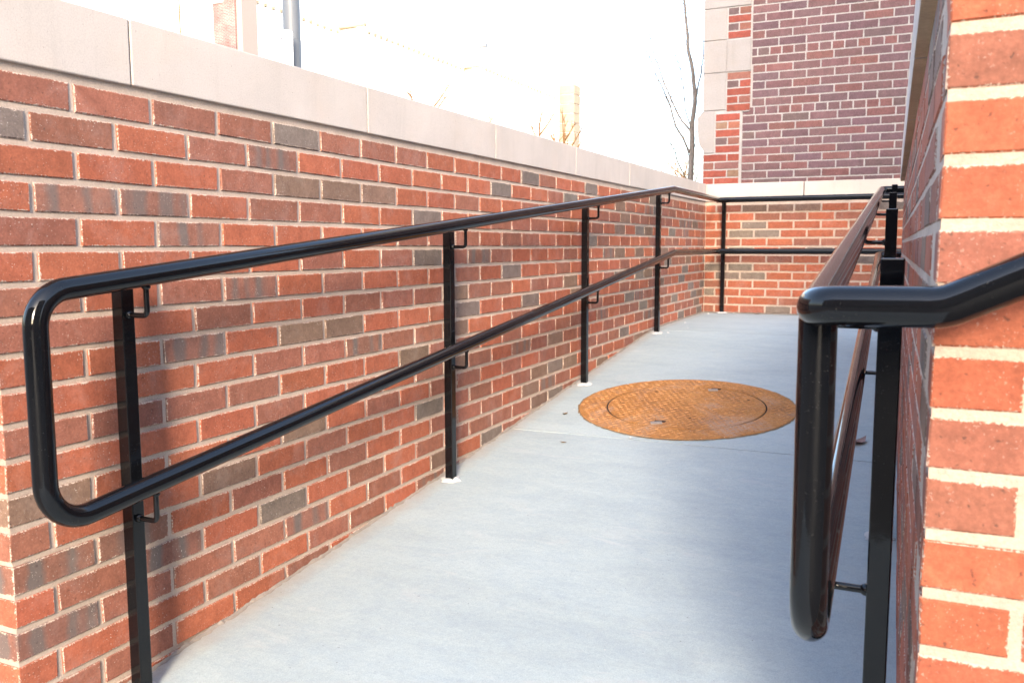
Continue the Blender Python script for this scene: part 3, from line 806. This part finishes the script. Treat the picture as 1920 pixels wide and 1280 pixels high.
# small far trees, washed out by the light
def far_tree(base, top, spread, n, seed, lab):
    rnd = random.Random(seed)
    e = empty('bare_tree', base, lab, 'tree', 'small bare trees beyond the left wall')
    b = Vector(base); t = Vector(top); mb = MB(); mb.tube([b, b.lerp(t, .5)+Vector((.03, .02, 0)), t], [.06, .04, .012], 6); mb.obj('trunk', M_twig, e)
    mb = MB()
    for i in range(n):
        s = b.lerp(t, rnd.uniform(.55, .97)); a = rnd.uniform(0, 2*PI); r = spread*rnd.uniform(.4, 1); h = rnd.uniform(.35, 1.0)*spread*1.3
        m1 = s+Vector((math.cos(a)*r*.5, math.sin(a)*r*.5, h*.45)); e1 = s+Vector((math.cos(a)*r, math.sin(a)*r, h))
        mb.tube([s, m1, e1], [.030, .021, .011], 4)
        for _ in range(4):
            k = rnd.uniform(.2, .9); q = m1.lerp(e1, k); w = q+Vector((rnd.uniform(-.3, .3), rnd.uniform(-.3, .3), rnd.uniform(.05, .4)))*spread*.7
            mb.tube([q, w], [.014, .008], 3)
    mb.obj('crown', M_twig, e)
far_tree((-8.36, 22.2, -1.37), (-8.38, 22.3, 3.2), .55, 16, 1, 'small bare tan tree just left of the narrow orange tower')
far_tree((-7.75, 22.5, -1.37), (-7.7, 22.6, 2.9), .85, 18, 2, 'small bare tan tree in front of the narrow orange tower')
far_tree((-10.3, 18.1, -1.37), (-10.33, 18.1, 3.3), .4, 9, 3, 'little bare tree showing a few twigs over the coping, left of the others')
far_tree((-9.8, 18.3, -1.37), (-9.79, 18.31, 3.2), .6, 10, 4, 'little bare tree with a leaning twig over the middle of the coping')
far_tree((-8.55, 18.85, -1.37), (-8.52, 18.86, 2.7), .5, 14, 5, 'small bare tree below the pale street lamp')
far_tree((-8.1, 38.0, -1.37), (-8.0, 38.1, 3.0), 1.3, 26, 6, 'distant bare tree glowing orange behind the slender grey tree')

# ------------------------------------------------------------------ pale buildings far left, lamp posts
cb = empty('pale_building', (-18, 30, -1.37), 'long pale cream building with a dotted cornice line, washed out by light', 'building')
mb = MB()
blocks = [(-18.3, 18.95, 26.6, 7.62), (-17.2, 26.6, 34.6, 7.58), (-16.5, 34.6, 44.0, 7.68)]
for i, (x, y0, y1, zc) in enumerate(blocks):
    mb = MB(); mb.box(x-(1.0, 6, 9)[i], x, y0, y1-.002 if i < 2 else y1, -1.37, zc+2.6); o = mb.obj('wall', M_cream, cb)
for (x, y0, y1, zc) in blocks:
    mb = MB(); mb.box(x+.002, x+.04, y0+.02, y1+.04, zc+.10, zc+.20); mb.obj('cornice', M_cream, cb)
    mb = MB(); y = y0+.2
    while y < y1-.1:
        mb.box(x+.002, x+.06, y, y+.13, zc-.04, zc+.04); y += .40
    mb.obj('dentils', M_ochre, cb, kind='stuff')
for x0, x1, y, zc in ((-18.3, -17.2, 26.6, 7.85), (-17.2, -16.5, 34.6, 7.75)):
    mb = MB(); mb.box(x0+.02, x1+.1, y-.16, y-.002, zc-.10, zc+.0); mb.obj('capital', M_ochre, cb)
    mb = MB(); mb.box(x1-.30, x1+.06, y-.10, y-.004, -1.37, zc-.10); mb.obj('pilaster', M_cream, cb)
pt_ = empty('brick_tower', (-16.5, 18.9, -1.37), 'washed out pinkish brick pier rising at the far left above the coping', 'tower')
m, nt, l, bs = newmat('pink_brickwork')
tc = N(nt, 'ShaderNodeTexCoord').outputs['Object']
mp = nt.new('ShaderNodeMapping'); mp.inputs['Rotation'].default_value = (PI/2, 0, 0); l.new(tc, mp.inputs[0])
bt = nt.new('ShaderNodeTexBrick'); l.new(mp.outputs[0], bt.inputs[0]); bt.inputs['Scale'].default_value = 7.0
bt.inputs['Color1'].default_value = (.11, .05, .048, 1); bt.inputs['Color2'].default_value = (.15, .078, .072, 1); bt.inputs['Mortar'].default_value = (.24, .19, .185, 1)
bt.inputs['Mortar Size'].default_value = .03; bt.inputs['Brick Width'].default_value = .9; bt.inputs['Row Height'].default_value = .3
dk = ramp(nt, l, noise(nt, l, tc, 1.1, 4, .6), [(.42, g(.72)), (.6, g(1.25))])
l.new(mix(nt, l, 1, bt.outputs[0], dk, 'MULTIPLY'), bs.inputs['Base Color']); bs.inputs['Roughness'].default_value = .9
M_pink = m
mb = MB(); mb.box(-16.97, -16.17, 18.6, 19.3, -1.37, 6.57); o = mb.obj('shaft', M_pink, pt_)
mb = MB(); mb.box(-16.165, -15.97, 18.66, 19.3, -1.37, 7.4); mb.obj('side_strip', plain('lit_side_tone', (.24, .19, .17, 1)), pt_)  # paler colour paints the lit right side of the pier
mb = MB(); mb.box(-16.56, -16.17, 18.6, 19.3, 6.575, 7.3); mb.obj('upper_shaft', M_pink, pt_)
mb = MB(); mb.box(-17.0, -16.565, 18.57, 19.33, 6.575, 6.63); mb.obj('cap', M_quoin, pt_)
ot = empty('orange_tower', (-16.9, 46.9, -1.37), 'narrow pale orange brick tower in the distance above the coping', 'tower')
for i in range(19):
    z0 = -1.37+i*.54
    mb = MB(); mb.box(-17.35, -16.40, 46.5, 47.5, z0+.02, z0+.52); mb.obj('band', M_tan, ot)
mb = MB(); mb.box(-17.30, -16.45, 46.55, 47.45, -1.37, 8.88); mb.obj('shaft', M_cream, ot)

lp = empty('lamp_post', (-3.85, 5.56, -1.37), 'plain grey round pole standing beyond the left wall', 'pole')
mb = MB(); mb.tube([(-3.85, 5.56, -1.37), (-3.85, 5.56, 1.60)], .084, 32); mb.obj('lower_shaft', M_pole, lp)
mb = MB(); mb.tube([(-3.85, 5.56, 1.603), (-3.85, 5.56, 5.2)], .081, 32); mb.obj('upper_shaft', M_pole, lp)
sg = empty('sign_board', (-3.80, 5.36, 1.2), 'blank white sign board with rounded corner and a bolt, in front of the grey pole', 'sign')
out = []
W_, H_ = .30, .62; R_ = .03
for cx_, cz_, a0 in ((W_-R_, R_, -PI/2), (W_-R_, H_-R_, 0), (R_, H_-R_, PI/2), (R_, R_, PI)):
    for k in range(5):
        a = a0+k*PI/8; out.append((cx_+R_*math.cos(a), cz_+R_*math.sin(a)))
n = len(out); me = mesh([(x, 0, z) for x, z in out]+[(x, .004, z) for x, z in out], [tuple(range(n)), tuple(reversed(range(n, 2*n)))]+[(i, n+i, n+(i+1) % n, (i+1) % n) for i in range(n)])
me.transform(Matrix.Rotation(.43, 4, 'Z')); me.transform(Matrix.Translation((-3.985, 5.27, 1.03)))
o = link('panel', me, M_white); setp(o, sg)
mb = MB(); mb.tube([(-3.80, 5.345, 1.575), (-3.80, 5.335, 1.575)], .009, 10); mb.obj('bolt', M_rod, sg)
mb = MB(); mb.tube([(-3.86, 5.345, -1.37), (-3.86, 5.345, 1.58)], .012, 10); mb.obj('stake', M_pole, sg)
sl = empty('street_lamp', (-14.55, 30.9, -1.37), 'distant pale street lamp with a small grey head, above the middle of the coping', 'street lamp')
mb = MB(); mb.tube([(-14.55, 30.9, -1.37), (-14.55, 30.9, 7.45), (-14.45, 30.9, 7.62)], .05, 10); mb.obj('post', M_cream, sl)
mb = MB(); mb.box(-14.62, -14.28, 30.8, 31.0, 7.60, 7.74); mb.obj('lamp_head', M_pole, sl)
tp = empty('thin_pole', (-10.1, 10.43, -1.37), 'very thin pale pole at the far left above the coping', 'pole')
mb = MB(); mb.tube([(-10.1, 10.43, -1.37), (-10.1, 10.43, 7)], .014, 8); mb.obj('shaft', M_twig, tp)

# ------------------------------------------------------------------ unseen buildings added behind the camera for shade and dark reflections 
bb = empty('brick_building', (2.0, -8.0, -1.37), 'unseen dark brick block added behind the camera to darken reflections in the black rails', 'building')
m, nt, l, bs = newmat('far_brickwork')
tc = N(nt, 'ShaderNodeTexCoord').outputs['Object']
mp = nt.new('ShaderNodeMapping'); mp.inputs['Rotation'].default_value = (PI/2, 0, 0); l.new(tc, mp.inputs[0])
bt = nt.new('ShaderNodeTexBrick'); l.new(mp.outputs[0], bt.inputs[0]); bt.inputs['Scale'].default_value = 2.5
bt.inputs['Color1'].default_value = (.14, .05, .035, 1); bt.inputs['Color2'].default_value = (.10, .05, .04, 1); bt.inputs['Mortar'].default_value = (.3, .27, .24, 1)
l.new(bt.outputs[0], bs.inputs['Base Color']); bs.inputs['Roughness'].default_value = .9
def block(root, x0, x1, y0, y1, h, rot=0):
    RM = Matrix.Translation((x0, y1, 0)) @ Matrix.Rotation(rot, 4, 'Z') @ Matrix.Translation((-x0, -y1, 0))
    def put(mb, name, mt):
        me = mb.make(); me.transform(RM); o = link(name, me, mt); setp(o, root)
    mb = MB(); mb.box(x0, x1, y0, y1, -1.37, h); put(mb, 'wall', m)
    mb = MB(); mb.box(x0-.15, x1+.15, y0-.15, y1+.15, h+.002, h+.35); put(mb, 'roof_cornice', M_coping)
    x = x0+1.2
    while x < x1-1.6:
        for z in (-.3, 3.0, 6.2):
            mb = MB(); mb.box(x, x+1.2, y1+.002, y1+.03, z, z+1.9); put(mb, 'window', M_glass)
            mb = MB(); mb.box(x-.1, x+1.3, y1+.002, y1+.09, z-.14, z-.002); put(mb, 'sill', M_coping)
        x += 2.9
M_glass = plain('window_glass', (.02, .025, .03, 1), .08, .8)
block(bb, -14, 3.7, -20, -12, 9.0)
bc_ = empty('brick_building', (14, -36.0, -1.37), 'unseen low brick block added far behind the camera to darken reflections of the horizon', 'building')  # added to darken the low horizon mirrored in the rails
block(bc_, 4, 34, -42, -32, 3.6)
br = empty('brick_building', (12, -10.0, -1.37), 'unseen dark brick block added behind the camera to the right, its corner set to shade the ramp', 'building')  # added block, turned along the sun so its edge shades the far ramp
block(br, 5.7, 20, -20, -8, 10.5, SUN_TH)
